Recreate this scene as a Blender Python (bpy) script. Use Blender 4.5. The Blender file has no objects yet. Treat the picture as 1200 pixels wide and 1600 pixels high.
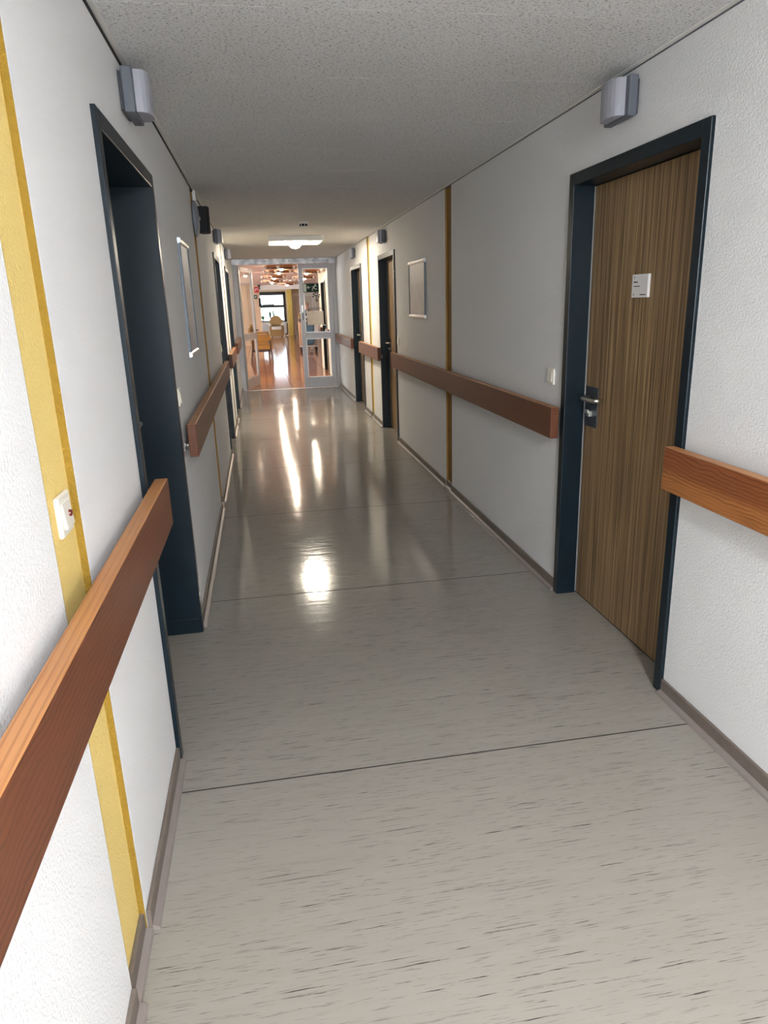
import bpy, bmesh, math, random
from mathutils import Vector, Matrix
random.seed(7)
PI = math.pi
S = bpy.context.scene
C = S.collection

# ---------------------------------------------------------------- camera
F_PX, YAW, PITCH, ROLL, EYE = 1095.17, 0.162618, -0.290433, -0.032236, 1.5
fwd = Vector((math.sin(YAW) * math.cos(PITCH), math.cos(YAW) * math.cos(PITCH), math.sin(PITCH)))
rt = Vector((math.cos(YAW), -math.sin(YAW), 0))
up = rt.cross(fwd)
r2 = rt * math.cos(ROLL) + up * math.sin(ROLL)
u2 = -rt * math.sin(ROLL) + up * math.cos(ROLL)
cam = bpy.data.cameras.new('camera')
cam.sensor_fit = 'VERTICAL'; cam.sensor_height = 36.0; cam.lens = F_PX / 1600 * 36.0
cam.clip_start = 0.02; cam.clip_end = 200
co = bpy.data.objects.new('camera', cam); C.objects.link(co)
M3 = Matrix((r2, u2, -fwd)).transposed()
co.matrix_world = Matrix.Translation((0, 0, EYE)) @ M3.to_4x4()
S.camera = co

# ---------------------------------------------------------------- world, exposure
S.view_settings.view_transform = 'Standard'; S.view_settings.look = 'None'
S.view_settings.gamma = 1.0; S.view_settings.use_curve_mapping = False
S.view_settings.exposure = 1.78
SKY_STRENGTH = 7.0
NEAR_LAMP, FAR_LAMP, RING_BULB = 160.0, 50.0, 80.0
w = bpy.data.worlds.new('overcast_sky'); S.world = w; w.use_nodes = True
bg = w.node_tree.nodes['Background']
bg.inputs['Color'].default_value = (0.86, 0.93, 1.0, 1); bg.inputs['Strength'].default_value = SKY_STRENGTH

# ---------------------------------------------------------------- main dimensions (metres)
XL, XR, ZC = -0.393, 1.448, 2.307       # corridor wall planes and ceiling
YB, YE = -3.0, 13.40                    # corridor ends: behind the camera, glazed door
GROOVES = [(1.275, 1.478), (5.36, 5.54), (9.32, 9.51)]
GD = .015                               # groove depth
RAIL_B, RAIL_T = 0.825, 0.980
DOOR_H = 2.025

# ---------------------------------------------------------------- helpers
class MB:
    def __init__(s): s.v = []; s.f = []
    def quadmesh(s, v, f):
        n = len(s.v); s.v += [tuple(p) for p in v]; s.f += [tuple(i + n for i in q) for q in f]; return s
    def box(s, x0, x1, y0, y1, z0, z1):
        x0, x1 = min(x0, x1), max(x0, x1); y0, y1 = min(y0, y1), max(y0, y1); z0, z1 = min(z0, z1), max(z0, z1)
        v = [(x0, y0, z0), (x1, y0, z0), (x1, y1, z0), (x0, y1, z0), (x0, y0, z1), (x1, y0, z1), (x1, y1, z1), (x0, y1, z1)]
        return s.quadmesh(v, [(0, 3, 2, 1), (4, 5, 6, 7), (0, 1, 5, 4), (1, 2, 6, 5), (2, 3, 7, 6), (3, 0, 4, 7)])
    def prism(s, pts, axis, a0, a1):
        """polygon pts (2-D) extruded along axis; 2-D pairs are the two other axes in order"""
        def mk(p, a):
            if axis == 'x': return (a, p[0], p[1])
            if axis == 'y': return (p[0], a, p[1])
            return (p[0], p[1], a)
        n = len(pts)
        v = [mk(p, a0) for p in pts] + [mk(p, a1) for p in pts]
        f = [tuple(range(n)), tuple(range(2 * n - 1, n - 1, -1))] + [(i, i + n, (i + 1) % n + n, (i + 1) % n) for i in range(n)]
        return s.quadmesh(v, f)
    def tube(s, pts, r, n=8, closed=False, radii=None):
        pts = [Vector(p) for p in pts]; k = len(pts); v = []; f = []
        prev = None
        for i, p in enumerate(pts):
            if closed: t = pts[(i + 1) % k] - pts[i - 1]
            else: t = pts[min(i + 1, k - 1)] - pts[max(i - 1, 0)]
            t.normalize()
            a = prev if prev is not None else (Vector((0, 0, 1)) if abs(t.z) < 0.9 else Vector((1, 0, 0)))
            b = t.cross(a); b.normalize(); a = b.cross(t); a.normalize(); prev = a
            rr = radii[i] if radii else r
            for j in range(n):
                q = 2 * PI * j / n
                v.append(p + (a * math.cos(q) + b * math.sin(q)) * rr)
        for i in range(k if closed else k - 1):
            for j in range(n):
                i2 = (i + 1) % k
                f.append((i * n + j, i * n + (j + 1) % n, i2 * n + (j + 1) % n, i2 * n + j))
        if not closed:
            f.append(tuple(range(n - 1, -1, -1))); f.append(tuple((k - 1) * n + j for j in range(n)))
        return s.quadmesh(v, f)
    def lathe(s, prof, c=(0, 0, 0), n=24, axis='z'):
        v = []; f = []; k = len(prof)
        for r, h in prof:
            for j in range(n):
                q = 2 * PI * j / n; a, b = r * math.cos(q), r * math.sin(q)
                p = (a, b, h) if axis == 'z' else ((h, a, b) if axis == 'x' else (a, h, b))
                v.append((p[0] + c[0], p[1] + c[1], p[2] + c[2]))
        for i in range(k - 1):
            for j in range(n):
                f.append((i * n + j, i * n + (j + 1) % n, (i + 1) * n + (j + 1) % n, (i + 1) * n + j))
        f.append(tuple(range(n - 1, -1, -1))); f.append(tuple((k - 1) * n + j for j in range(n)))
        return s.quadmesh(v, f)
    def ball(s, c, r, n=12, sx=1, sy=1, sz=1):
        prof = []
        for i in range(n // 2 + 1):
            q = -PI / 2 + PI * i / (n // 2)
            prof.append((max(1e-4, math.cos(q)) * r, math.sin(q) * r))
        k = len(s.v); s.lathe(prof, (0, 0, 0), n)
        for i in range(k, len(s.v)):
            p = s.v[i]; s.v[i] = (p[0] * sx + c[0], p[1] * sy + c[1], p[2] * sz + c[2])
        return s
    def build(s, name, m, parent=None, bevel=0, smooth=False, seg=2):
        me = bpy.data.meshes.new(name); me.from_pydata(s.v, [], s.f)
        bm = bmesh.new(); bm.from_mesh(me); bmesh.ops.recalc_face_normals(bm, faces=bm.faces)
        for fc in bm.faces: fc.smooth = smooth
        bm.to_mesh(me); bm.free()
        if isinstance(m, (list, tuple)):
            for q in m: me.materials.append(q)
        else: me.materials.append(m)
        o = bpy.data.objects.new(name, me); C.objects.link(o)
        if parent is not None: o.parent = parent
        if bevel:
            b = o.modifiers.new('bevel', 'BEVEL'); b.width = bevel; b.segments = seg; b.limit_method = 'ANGLE'
        return o

def empty(name, loc=(0, 0, 0), rz=0):
    o = bpy.data.objects.new(name, None); C.objects.link(o); o.empty_display_size = 0.1
    o.location = loc; o.rotation_euler = (0, 0, rz); return o
def tag(o, label, cat, group=None):
    o['label'] = label; o['category'] = cat
    if group: o['group'] = group
    return o
def struct(o, label=None, cat=None):
    o['kind'] = 'structure'
    if label: o['label'] = label
    if cat: o['category'] = cat
    return o
def copy_tree(o, parent=None):
    c = o.copy(); C.objects.link(c); c.parent = parent
    for ch in list(o.children): copy_tree(ch, c)
    return c
def link_copy(o, parent, loc):
    c = o.copy(); C.objects.link(c); c.parent = parent; c.location = loc; return c

# ---------------------------------------------------------------- materials
def N(nt, t, **kw):
    n = nt.nodes.new(t)
    for k, v in kw.items():
        if k in n.inputs: n.inputs[k].default_value = v
        else: setattr(n, k, v)
    return n
def mat(name, col, rough=0.5, metal=0.0, spec=0.5, emit=0, ecol=None):
    m = bpy.data.materials.new(name); m.use_nodes = True
    b = m.node_tree.nodes['Principled BSDF']
    b.inputs['Base Color'].default_value = (*col, 1); b.inputs['Roughness'].default_value = rough
    b.inputs['Metallic'].default_value = metal; b.inputs['Specular IOR Level'].default_value = spec
    if emit:
        b.inputs['Emission Color'].default_value = (*(ecol or col), 1); b.inputs['Emission Strength'].default_value = emit
    return m
def P(m): return m.node_tree.nodes['Principled BSDF']
def coords(nt, scale=(1, 1, 1), rot=(0, 0, 0), out='Object'):
    t = N(nt, 'ShaderNodeTexCoord'); mp = N(nt, 'ShaderNodeMapping')
    mp.inputs['Scale'].default_value = scale; mp.inputs['Rotation'].default_value = rot
    nt.links.new(t.outputs[out], mp.inputs['Vector']); return mp.outputs['Vector']
def noise(nt, vec, scale, detail=4, rough=0.55, dist=0.0):
    n = N(nt, 'ShaderNodeTexNoise'); n.inputs['Scale'].default_value = scale; n.inputs['Detail'].default_value = detail
    n.inputs['Roughness'].default_value = rough; n.inputs['Distortion'].default_value = dist
    nt.links.new(vec, n.inputs['Vector']); return n.outputs['Fac']
def ramp(nt, fac, stops, interp='LINEAR'):
    r = N(nt, 'ShaderNodeValToRGB'); r.color_ramp.interpolation = interp
    e = r.color_ramp.elements
    while len(e) < len(stops): e.new(0.5)
    for i, (p, c) in enumerate(stops):
        e[i].position = p; e[i].color = (*c, 1) if len(c) == 3 else c
    nt.links.new(fac, r.inputs['Fac']); return r.outputs['Color']
def mix(nt, a, b, fac, mode='MIX'):
    n = N(nt, 'ShaderNodeMix', data_type='RGBA', blend_type=mode)
    for sock, v in ((n.inputs[6], a), (n.inputs[7], b)):
        if isinstance(v, tuple): sock.default_value = (*v, 1)
        else: nt.links.new(v, sock)
    if isinstance(fac, (int, float)): n.inputs[0].default_value = fac
    else: nt.links.new(fac, n.inputs[0])
    return n.outputs[2]
def bump(m, fac, strength, dist):
    nt = m.node_tree; b = N(nt, 'ShaderNodeBump'); b.inputs['Strength'].default_value = strength; b.inputs['Distance'].default_value = dist
    nt.links.new(fac, b.inputs['Height']); nt.links.new(b.outputs['Normal'], P(m).inputs['Normal'])

def plaster(name, col, var=0.05, bs=0.5, scale=140):
    m = mat(name, col, 0.75, spec=0.25); nt = m.node_tree; v = coords(nt)
    big = noise(nt, v, 1.3, 3); fine = noise(nt, v, scale, 3, 0.6)
    c = mix(nt, tuple(x * (1 - var) for x in col), tuple(min(1, x * (1 + var * .5)) for x in col), big)
    nt.links.new(c, P(m).inputs['Base Color'])
    bump(m, fine, bs, 0.007); return m
M_wall = plaster('white_plaster', (0.80, 0.80, 0.80))
M_tan = plaster('tan_plaster', (0.58, 0.41, 0.28), 0.05, 0.3)
M_cream = plaster('cream_plaster', (0.64, 0.54, 0.40), 0.03, 0.3)
M_hallwhite = plaster('pale_plaster', (0.76, 0.72, 0.68), 0.03, 0.25)
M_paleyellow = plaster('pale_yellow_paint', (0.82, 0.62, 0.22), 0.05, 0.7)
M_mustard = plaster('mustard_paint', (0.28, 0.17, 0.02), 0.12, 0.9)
M_yellowdim = plaster('yellow_paint_dimmed', (0.31, 0.17, 0.045), 0.1, 0.6)  # groove yellow again, darkened to carry the dim light mid-corridor
M_pillar = plaster('yellow_pillar_paint', (0.80, 0.58, 0.16), 0.03, 0.2)

# acoustic ceiling board with dark fissures
M_ceil = mat('fissured_ceiling_board', (0.7, 0.69, 0.67), 0.85, spec=0.2); nt = M_ceil.node_tree
v = coords(nt, (1, 1.6, 1)); n1 = noise(nt, v, 105, 3, 0.6, 0.6); v2 = coords(nt); n2 = noise(nt, v2, 200, 2, 0.6)
pit = ramp(nt, n1, [(0.34, (0, 0, 0)), (0.44, (1, 1, 1))]); pit2 = ramp(nt, n2, [(0.28, (0.3, 0.3, 0.3)), (0.44, (1, 1, 1))])
both = mix(nt, pit, pit2, 1.0, 'MULTIPLY')
nt.links.new(mix(nt, (0.27, 0.26, 0.25), (0.80, 0.795, 0.79), both), P(M_ceil).inputs['Base Color']); bump(M_ceil, both, 0.6, 0.004)
M_ceilwarm = mat('ceiling_board_bounce_tint', (0.52, 0.42, 0.37), 0.8, spec=0.2)  # pink floor bounce is mixed into the board's off-white

# vinyl sheet: warm grey with streaks running across the corridor
M_vinyl = mat('streaked_vinyl', (0.42, 0.38, 0.32), 0.2, spec=0.26); nt = M_vinyl.node_tree
vA = coords(nt, (5, 150, 1), (0, 0, 0.035)); vB = coords(nt, (2.0, 34, 1), (0, 0, 0.03)); vC = coords(nt, (11, 240, 1), (0, 0, 0.03))
big = noise(nt, coords(nt), 0.9, 3); vG = coords(nt, (1.2, 5, 1))
dash = ramp(nt, noise(nt, vA, 1.0, 5, 0.72), [(0.355, (1, 1, 1)), (0.405, (0, 0, 0))])
clus = ramp(nt, noise(nt, vG, 1.0, 3), [(0.36, (0, 0, 0)), (0.52, (1, 1, 1))])
dash = mix(nt, dash, clus, 1.0, 'MULTIPLY')
fine = ramp(nt, noise(nt, vC, 1.0, 2, 0.5), [(0.31, (1, 1, 1)), (0.39, (0, 0, 0))])
band = noise(nt, vB, 1.0, 4, 0.6)
base = mix(nt, (0.262, 0.241, 0.212), (0.330, 0.306, 0.272), band)
base = mix(nt, base, (0.25, 0.23, 0.20), mix(nt, (0, 0, 0), (0.35, 0.35, 0.35), big))
base = mix(nt, base, (0.12, 0.11, 0.095), mix(nt, (0, 0, 0), fine, 0.6))
base = mix(nt, base, (0.035, 0.032, 0.028), mix(nt, (0, 0, 0), dash, 1.0))
nt.links.new(base, P(M_vinyl).inputs['Base Color'])
rr = ramp(nt, noise(nt, coords(nt, (3, 14, 1)), 1.0, 4, 0.65), [(0.3, (0.075, 0.075, 0.075)), (0.75, (0.15, 0.15, 0.15))])
nt.links.new(rr, P(M_vinyl).inputs['Roughness'])
bump(M_vinyl, noise(nt, coords(nt, (5, 26, 1)), 1.0, 4, 0.6), 0.06, 0.01)
M_seam = mat('dark_weld_seam', (0.035, 0.032, 0.028), 0.7, spec=0.1)

def wood(name, dark, light, along='y', scale=1.0, rough=0.35, gs=26, distort=4.0):
    m = mat(name, light, rough); nt = m.node_tree
    sc = {'y': (9, 0.55, 9), 'x': (0.55, 9, 9), 'z': (9, 9, 0.55)}[along]
    v = coords(nt, tuple(q * scale for q in sc))
    wv = N(nt, 'ShaderNodeTexWave', wave_type='BANDS', bands_direction='DIAGONAL', wave_profile='SAW')
    wv.inputs['Scale'].default_value = 1.6; wv.inputs['Distortion'].default_value = distort; wv.inputs['Detail'].default_value = 3; wv.inputs['Detail Scale'].default_value = 1.0
    nt.links.new(v, wv.inputs['Vector'])
    sc2 = {'y': (160, 4, 160), 'x': (4, 160, 160), 'z': (160, 160, 4)}[along]
    fib = noise(nt, coords(nt, sc2), 1.0, 3); bigv = noise(nt, v, 0.35, 2)
    g = ramp(nt, wv.outputs['Fac'], [(0.0, (0, 0, 0)), (0.55, (0.25, 0.25, 0.25)), (0.85, (0.8, 0.8, 0.8)), (1.0, (0.1, 0.1, 0.1))])
    mid = tuple(0.5 * a + 0.5 * b for a, b in zip(dark, light))
    c = mix(nt, light, mid, ramp(nt, bigv, [(0.35, (0, 0, 0)), (0.65, (1, 1, 1))]))
    c = mix(nt, c, dark, g); c = mix(nt, c, dark, ramp(nt, fib, [(0.5, (0, 0, 0)), (0.8, (0.4, 0.4, 0.4))]))
    nt.links.new(c, P(m).inputs['Base Color']); return m
def pine(name, dark, light, edge, figure=0.0, ax='Z'):
    """flat-sawn board along y: growth lines on the broad face, paler straight lines for the top faces; figure = how far the sapwood reaches up the face"""
    m = mat(name, light, 0.42, spec=0.35); nt = m.node_tree
    v = coords(nt, (20, 1.1, 20)); warp = noise(nt, coords(nt, (3, 0.9, 3)), 1.0, 2, 0.5)
    sep = N(nt, 'ShaderNodeSeparateXYZ'); tcn = N(nt, 'ShaderNodeTexCoord'); nt.links.new(tcn.outputs['Object'], sep.inputs[0])
    ma = N(nt, 'ShaderNodeMath', operation='MULTIPLY_ADD'); ma.inputs[1].default_value = 0.20; nt.links.new(warp, ma.inputs[0]); nt.links.new(sep.outputs[ax], ma.inputs[2]); ma.inputs[1].default_value = 0.10 if ax == 'Z' else 0.03
    mb_ = N(nt, 'ShaderNodeMath', operation='MULTIPLY_ADD'); mb_.inputs[1].default_value = 0.022 if ax == 'Z' else 0.004; nt.links.new(noise(nt, coords(nt, (5, 3.0, 5)), 1.0, 3, 0.6), mb_.inputs[0]); nt.links.new(ma.outputs[0], mb_.inputs[2])
    mc_ = N(nt, 'ShaderNodeMath', operation='MULTIPLY_ADD'); mc_.inputs[1].default_value = 0.030 if ax == 'Z' else 0.003; nt.links.new(noise(nt, coords(nt, (9, 9, 16)), 1.0, 2, 0.5), mc_.inputs[0]); nt.links.new(mb_.outputs[0], mc_.inputs[2])
    mb_ = mc_
    fr = N(nt, 'ShaderNodeMath', operation='PINGPONG'); fr.inputs[1].default_value = 0.0068; nt.links.new(mb_.outputs[0], fr.inputs[0])
    dv = N(nt, 'ShaderNodeMath', operation='DIVIDE'); dv.inputs[1].default_value = 0.0068; nt.links.new(fr.outputs[0], dv.inputs[0])
    line = ramp(nt, dv.outputs[0], [(0.55, (0, 0, 0)), (0.95, (0.85, 0.85, 0.85))])
    line = mix(nt, (0, 0, 0), line, ramp(nt, noise(nt, coords(nt, (8, 2.2, 26)), 1.0, 3), [(0.32, (0.15, 0.15, 0.15)), (0.62, (1, 1, 1))]))
    fib = noise(nt, coords(nt, (260, 5, 260)), 1.0, 3)
    c = mix(nt, light, tuple(0.62 * a + 0.38 * b for a, b in zip(light, dark)), noise(nt, coords(nt, (5, 0.8, 14)), 1.0, 3))
    if figure:
        sp = N(nt, 'ShaderNodeMath', operation='MULTIPLY_ADD'); sp.inputs[1].default_value = 0.06; nt.links.new(warp, sp.inputs[0]); nt.links.new(sep.outputs['Z'], sp.inputs[2])
        c = mix(nt, edge, c, ramp(nt, sp.outputs[0], [(figure - .012 + .03, (0, 0, 0)), (figure + .012 + .03, (1, 1, 1))]))
    c = mix(nt, c, dark, line); c = mix(nt, c, dark, ramp(nt, fib, [(0.48, (0, 0, 0)), (0.8, (0.5, 0.5, 0.5))]))
    nt.links.new(c, P(m).inputs['Base Color']); bump(m, dv.outputs[0], 0.08, 0.002); return m
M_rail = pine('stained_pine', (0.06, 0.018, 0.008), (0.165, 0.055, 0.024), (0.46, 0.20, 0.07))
M_railtop = pine('pine_top_pale', (0.30, 0.115, 0.035), (0.50, 0.24, 0.095), (0.5, 0.24, 0.1), 0.0, 'X')
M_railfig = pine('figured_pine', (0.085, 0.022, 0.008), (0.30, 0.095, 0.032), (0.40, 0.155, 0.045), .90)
M_railend = mat('end_grain', (0.16, 0.06, 0.03), 0.5)
M_chairwood = wood('dark_beech', (0.03, 0.012, 0.007), (0.085, 0.034, 0.018), 'z')
M_trolwood = wood('beech_board', (0.45, 0.24, 0.12), (0.62, 0.36, 0.2), 'z')
# zebrano laminate
M_zeb = mat('zebrano_laminate', (0.16, 0.1, 0.05), 0.42); nt = M_zeb.node_tree
s1 = noise(nt, coords(nt, (85, 85, 0.8)), 1.0, 4, 0.65, 0.3); s2 = noise(nt, coords(nt, (270, 270, 1.2)), 1.0, 2, 0.5)
c = ramp(nt, s1, [(0.30, (0.085, 0.043, 0.017)), (0.45, (0.25, 0.152, 0.065)), (0.58, (0.44, 0.295, 0.145)), (0.75, (0.24, 0.147, 0.064))])
c = mix(nt, c, (0.07, 0.034, 0.014), ramp(nt, s2, [(0.40, (0.75, 0.75, 0.75)), (0.55, (0, 0, 0))]))
nt.links.new(c, P(M_zeb).inputs['Base Color'])
M_navy = mat('navy_enamel', (0.0032, 0.0105, 0.017), 0.34, spec=0.32)
M_seal = mat('grey_seal', (0.25, 0.25, 0.25), 0.6)
M_base = mat('brown_grey_skirting', (0.155, 0.125, 0.105), 0.5); nt = M_base.node_tree
nt.links.new(mix(nt, (0.13, 0.105, 0.088), (0.19, 0.155, 0.13), noise(nt, coords(nt), 40, 3)), P(M_base).inputs['Base Color'])
M_cove = mat('mauve_grey_cove', (0.24, 0.205, 0.19), 0.3)
M_alu = mat('brushed_aluminium', (0.62, 0.62, 0.63), 0.35, 0.85)
M_steel = mat('satin_steel', (0.62, 0.60, 0.56), 0.28, 1.0)
M_plate = mat('dark_steel_plate', (0.11, 0.125, 0.145), 0.42, 0.8)
M_doormetal = mat('grey_door_metal', (0.40, 0.40, 0.42), 0.42, 0.35)
M_galv = mat('galvanised_header', (0.42, 0.43, 0.46), 0.35, 0.6); nt = M_galv.node_tree
nt.links.new(ramp(nt, noise(nt, coords(nt), 9, 4), [(0.35, (0.25, 0.26, 0.29)), (0.7, (0.62, 0.63, 0.66))]), P(M_galv).inputs['Base Color'])
M_white = mat('white_plastic', (0.78, 0.76, 0.72), 0.4)
M_ivory = mat('ivory_plastic', (0.80, 0.76, 0.66), 0.35)
M_lampgrey = mat('grey_lamp_housing', (0.115, 0.125, 0.15), 0.5)
M_lens = mat('opal_lens_unlit', (0.34, 0.34, 0.385), 0.4)
M_black = mat('black_plastic', (0.008, 0.008, 0.010), 0.55, spec=0.2)
M_charcoal = mat('charcoal_metal', (0.045, 0.048, 0.06), 0.35)
M_bell = mat('blue_grey_enamel', (0.25, 0.26, 0.30), 0.4)
M_red = mat('red_dot', (0.10, 0.006, 0.008), 0.4)
M_paper = mat('poster_paper', (0.66, 0.60, 0.58), 0.5); nt = M_paper.node_tree
nt.links.new(mix(nt, (0.58, 0.52, 0.51), (0.74, 0.69, 0.67), noise(nt, coords(nt), 6, 3)), P(M_paper).inputs['Base Color'])
M_signwhite = mat('sign_white', (0.78, 0.77, 0.76), 0.4)
M_ink = mat('printed_ink', (0.04, 0.04, 0.05), 0.6)
M_green = mat('sign_green', (0.005, 0.032, 0.023), 0.5, spec=0.2)
M_signmark = mat('sign_pale_green', (0.62, 0.70, 0.60), 0.5)
M_signred = mat('sign_red', (0.42, 0.02, 0.035), 0.45)
M_tile = mat('terracotta_tile', (0.52, 0.225, 0.12), 0.10); nt = M_tile.node_tree
oi = N(nt, 'ShaderNodeObjectInfo'); tv = noise(nt, coords(nt), 5, 4)
tc = mix(nt, (0.43, 0.17, 0.09), (0.58, 0.265, 0.15), oi.outputs['Random']); tc = mix(nt, tc, (0.60, 0.31, 0.19), mix(nt, (0, 0, 0), tv, 0.5))
nt.links.new(tc, P(M_tile).inputs['Base Color'])
M_grout = mat('dark_grout', (0.14, 0.085, 0.06), 0.7)
M_copper = mat('copper_band', (0.45, 0.19, 0.09), 0.35, 0.7)
M_darkcopper = mat('dark_copper', (0.10, 0.045, 0.025), 0.4, 0.5)
M_wicker = mat('rattan', (0.62, 0.40, 0.16), 0.5); nt = M_wicker.node_tree
wk = noise(nt, coords(nt, (60, 60, 90)), 1, 2); nt.links.new(mix(nt, (0.28, 0.16, 0.055), (0.52, 0.34, 0.14), wk), P(M_wicker).inputs['Base Color']); bump(M_wicker, wk, 0.8, 0.01)
M_uphol = plaster('ochre_upholstery', (0.40, 0.20, 0.05), 0.1, 0.2, 300)
M_cushion = mat('white_cushion', (0.85, 0.83, 0.8), 0.8)
M_frame = mat('dark_window_frame', (0.035, 0.027, 0.024), 0.4)
M_radiator = mat('radiator_white', (0.80, 0.80, 0.82), 0.3)
M_sill = mat('pale_sill', (0.75, 0.75, 0.78), 0.35)
M_leaf = mat('leaf_green', (0.05, 0.19, 0.05), 0.5)
M_leafdark = mat('dark_leaf', (0.02, 0.06, 0.03), 0.5)
M_pot = mat('grey_pot', (0.3, 0.29, 0.28), 0.6)
M_blue = mat('blue_laundry_bag', (0.075, 0.15, 0.22), 0.75)
M_paneldoor = mat('pale_panel_door', (0.62, 0.55, 0.47), 0.5)
M_skin = mat('skin', (0.60, 0.34, 0.24), 0.5)
M_hair = mat('pale_brown_hair', (0.40, 0.30, 0.22), 0.6)
M_tunic = mat('dark_patterned_tunic', (0.03, 0.03, 0.045), 0.8); nt = M_tunic.node_tree
nt.links.new(ramp(nt, noise(nt, coords(nt), 14, 2), [(0.5, (0.02, 0.02, 0.035)), (0.56, (0.6, 0.58, 0.56))], 'CONSTANT'), P(M_tunic).inputs['Base Color'])
def glass(name, tint, gl=0.10):
    m = bpy.data.materials.new(name); m.use_nodes = True; nt = m.node_tree; nt.nodes.clear()
    o = N(nt, 'ShaderNodeOutputMaterial'); t = N(nt, 'ShaderNodeBsdfTransparent'); g = N(nt, 'ShaderNodeBsdfGlossy'); mx = N(nt, 'ShaderNodeMixShader')
    fr = N(nt, 'ShaderNodeFresnel'); fr.inputs['IOR'].default_value = 1.45; ge = N(nt, 'ShaderNodeNewGeometry'); mm = N(nt, 'ShaderNodeMath', operation='MULTIPLY'); inv = N(nt, 'ShaderNodeMath', operation='SUBTRACT'); inv.inputs[0].default_value = 1.0
    nt.links.new(ge.outputs['Backfacing'], inv.inputs[1]); nt.links.new(fr.outputs[0], mm.inputs[0]); nt.links.new(inv.outputs[0], mm.inputs[1])   # only the outer skin mirrors
    t.inputs['Color'].default_value = (*tint, 1); g.inputs['Roughness'].default_value = 0.02
    nt.links.new(mm.outputs[0], mx.inputs[0]); nt.links.new(t.outputs[0], mx.inputs[1]); nt.links.new(g.outputs[0], mx.inputs[2]); nt.links.new(mx.outputs[0], o.inputs[0])
    return m
M_glass = glass('clear_pane', (0.95, 0.96, 0.95))
M_tintglass = glass('tinted_pane', (0.42, 0.44, 0.45))  # tint added to dim the bright sky behind the far window
M_film = bpy.data.materials.new('thin_paper_on_glass'); M_film.use_nodes = True; nt = M_film.node_tree
tr = N(nt, 'ShaderNodeBsdfTranslucent'); tr.inputs['Color'].default_value = (0.72, 0.68, 0.60, 1); tp = N(nt, 'ShaderNodeBsdfTransparent')
mx = N(nt, 'ShaderNodeMixShader'); mx.inputs[0].default_value = 0.36; mx2 = N(nt, 'ShaderNodeMixShader'); mx2.inputs[0].default_value = 0.5
P(M_film).inputs['Base Color'].default_value = (0.66, 0.62, 0.54, 1)
nt.links.new(P(M_film).outputs[0], mx2.inputs[1]); nt.links.new(tr.outputs[0], mx2.inputs[2]); nt.links.new(mx2.outputs[0], mx.inputs[1]); nt.links.new(tp.outputs[0], mx.inputs[2])
nt.links.new(mx.outputs[0], nt.nodes['Material Output'].inputs[0])
M_near_glow = mat('lit_opal_cool', (0.9, 0.9, 0.9), 0.4, emit=NEAR_LAMP, ecol=(0.98, 0.98, 1.0))
M_far_glow = mat('lit_opal_warm', (0.9, 0.9, 0.9), 0.4, emit=FAR_LAMP, ecol=(1.0, 0.90, 0.74))
M_bulb = mat('lit_bulb', (0.9, 0.9, 0.9), 0.4, emit=RING_BULB, ecol=(1.0, 0.84, 0.64))

# ================================================================ STRUCTURE
# ---- floor: vinyl sheets across the corridor with welded seams
floor = MB().box(XL - .25, XR + .25, YB, YE, -0.06, -0.004).build('floor', M_seam); struct(floor)
seams = [YB, -1.10, 0.45, 2.005, 3.555, 5.125, 6.70, 8.27, 9.85, 11.42, YE]
for a, b in zip(seams, seams[1:]):
    MB().box(XL - .25, XR + .25, a + .0028, b - .0028, -0.004, 0.0).build('vinyl_sheet', M_vinyl, floor)
    if a > YB: MB().box(XL - .25, XR + .25, a - .0027, a + .0027, -0.003, 0.0004).build('weld_seam', M_seam, floor)

# ---- corridor doors (positions along the corridor)
DR = [(2.22, 3.266), (7.60, 8.63), (10.10, 11.16)]
DL = [(2.17, 3.24), (7.47, 8.50), (10.0, 11.06)]
def wall(name, X0, s, openings, grooves, y0, y1, m, depth=.30, top=ZC + .05):
    """s=+1: solid lies towards +X. returns the wall with openings and recessed grooves"""
    mb = MB(); cuts = sorted([(a, b, 'o') for a, b in openings] + [(a, b, 'g') for a, b in grooves]); y = y0
    for a, b, k in cuts:
        mb.box(X0, X0 + s * depth, y, a, 0, top)
        if k == 'o':
            mb.box(X0, X0 + s * depth, a, b, DOOR_H - .01, top); mb.box(X0 + s * (depth - .02), X0 + s * depth, a, b, 0, DOOR_H)
        y = b
    mb.box(X0, X0 + s * depth, y, y1, 0, top)
    o = mb.build(name, m); struct(o); return o
wl = wall('wall_left', XL, -1, DL, GROOVES, YB, YE + .06, M_wall)
wr = wall('wall_right', XR, 1, DR, GROOVES, YB, YE + .06, M_wall)
for X0, s, wo, side in ((XL, -1, wl, 'l'), (XR, 1, wr, 'r')):
    for i, (a, b) in enumerate(GROOVES):
        back = (M_paleyellow if (side == 'l' and i == 0) or i == 2 else M_yellowdim)  # middle grooves get the colour with dim light painted in
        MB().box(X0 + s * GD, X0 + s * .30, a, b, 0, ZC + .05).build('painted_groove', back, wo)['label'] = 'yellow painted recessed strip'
        MB().box(X0 + s * .0005, X0 + s * (GD + .004), b - .003, b, 0, ZC + .04).build('groove_edge', M_mustard if i != 1 else M_yellowdim, wo)
        MB().box(X0 + s * .0005, X0 + s * (GD + .004), a, a + .003, 0, ZC + .04).build('groove_edge', M_mustard if i != 1 else M_yellowdim, wo)
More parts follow.
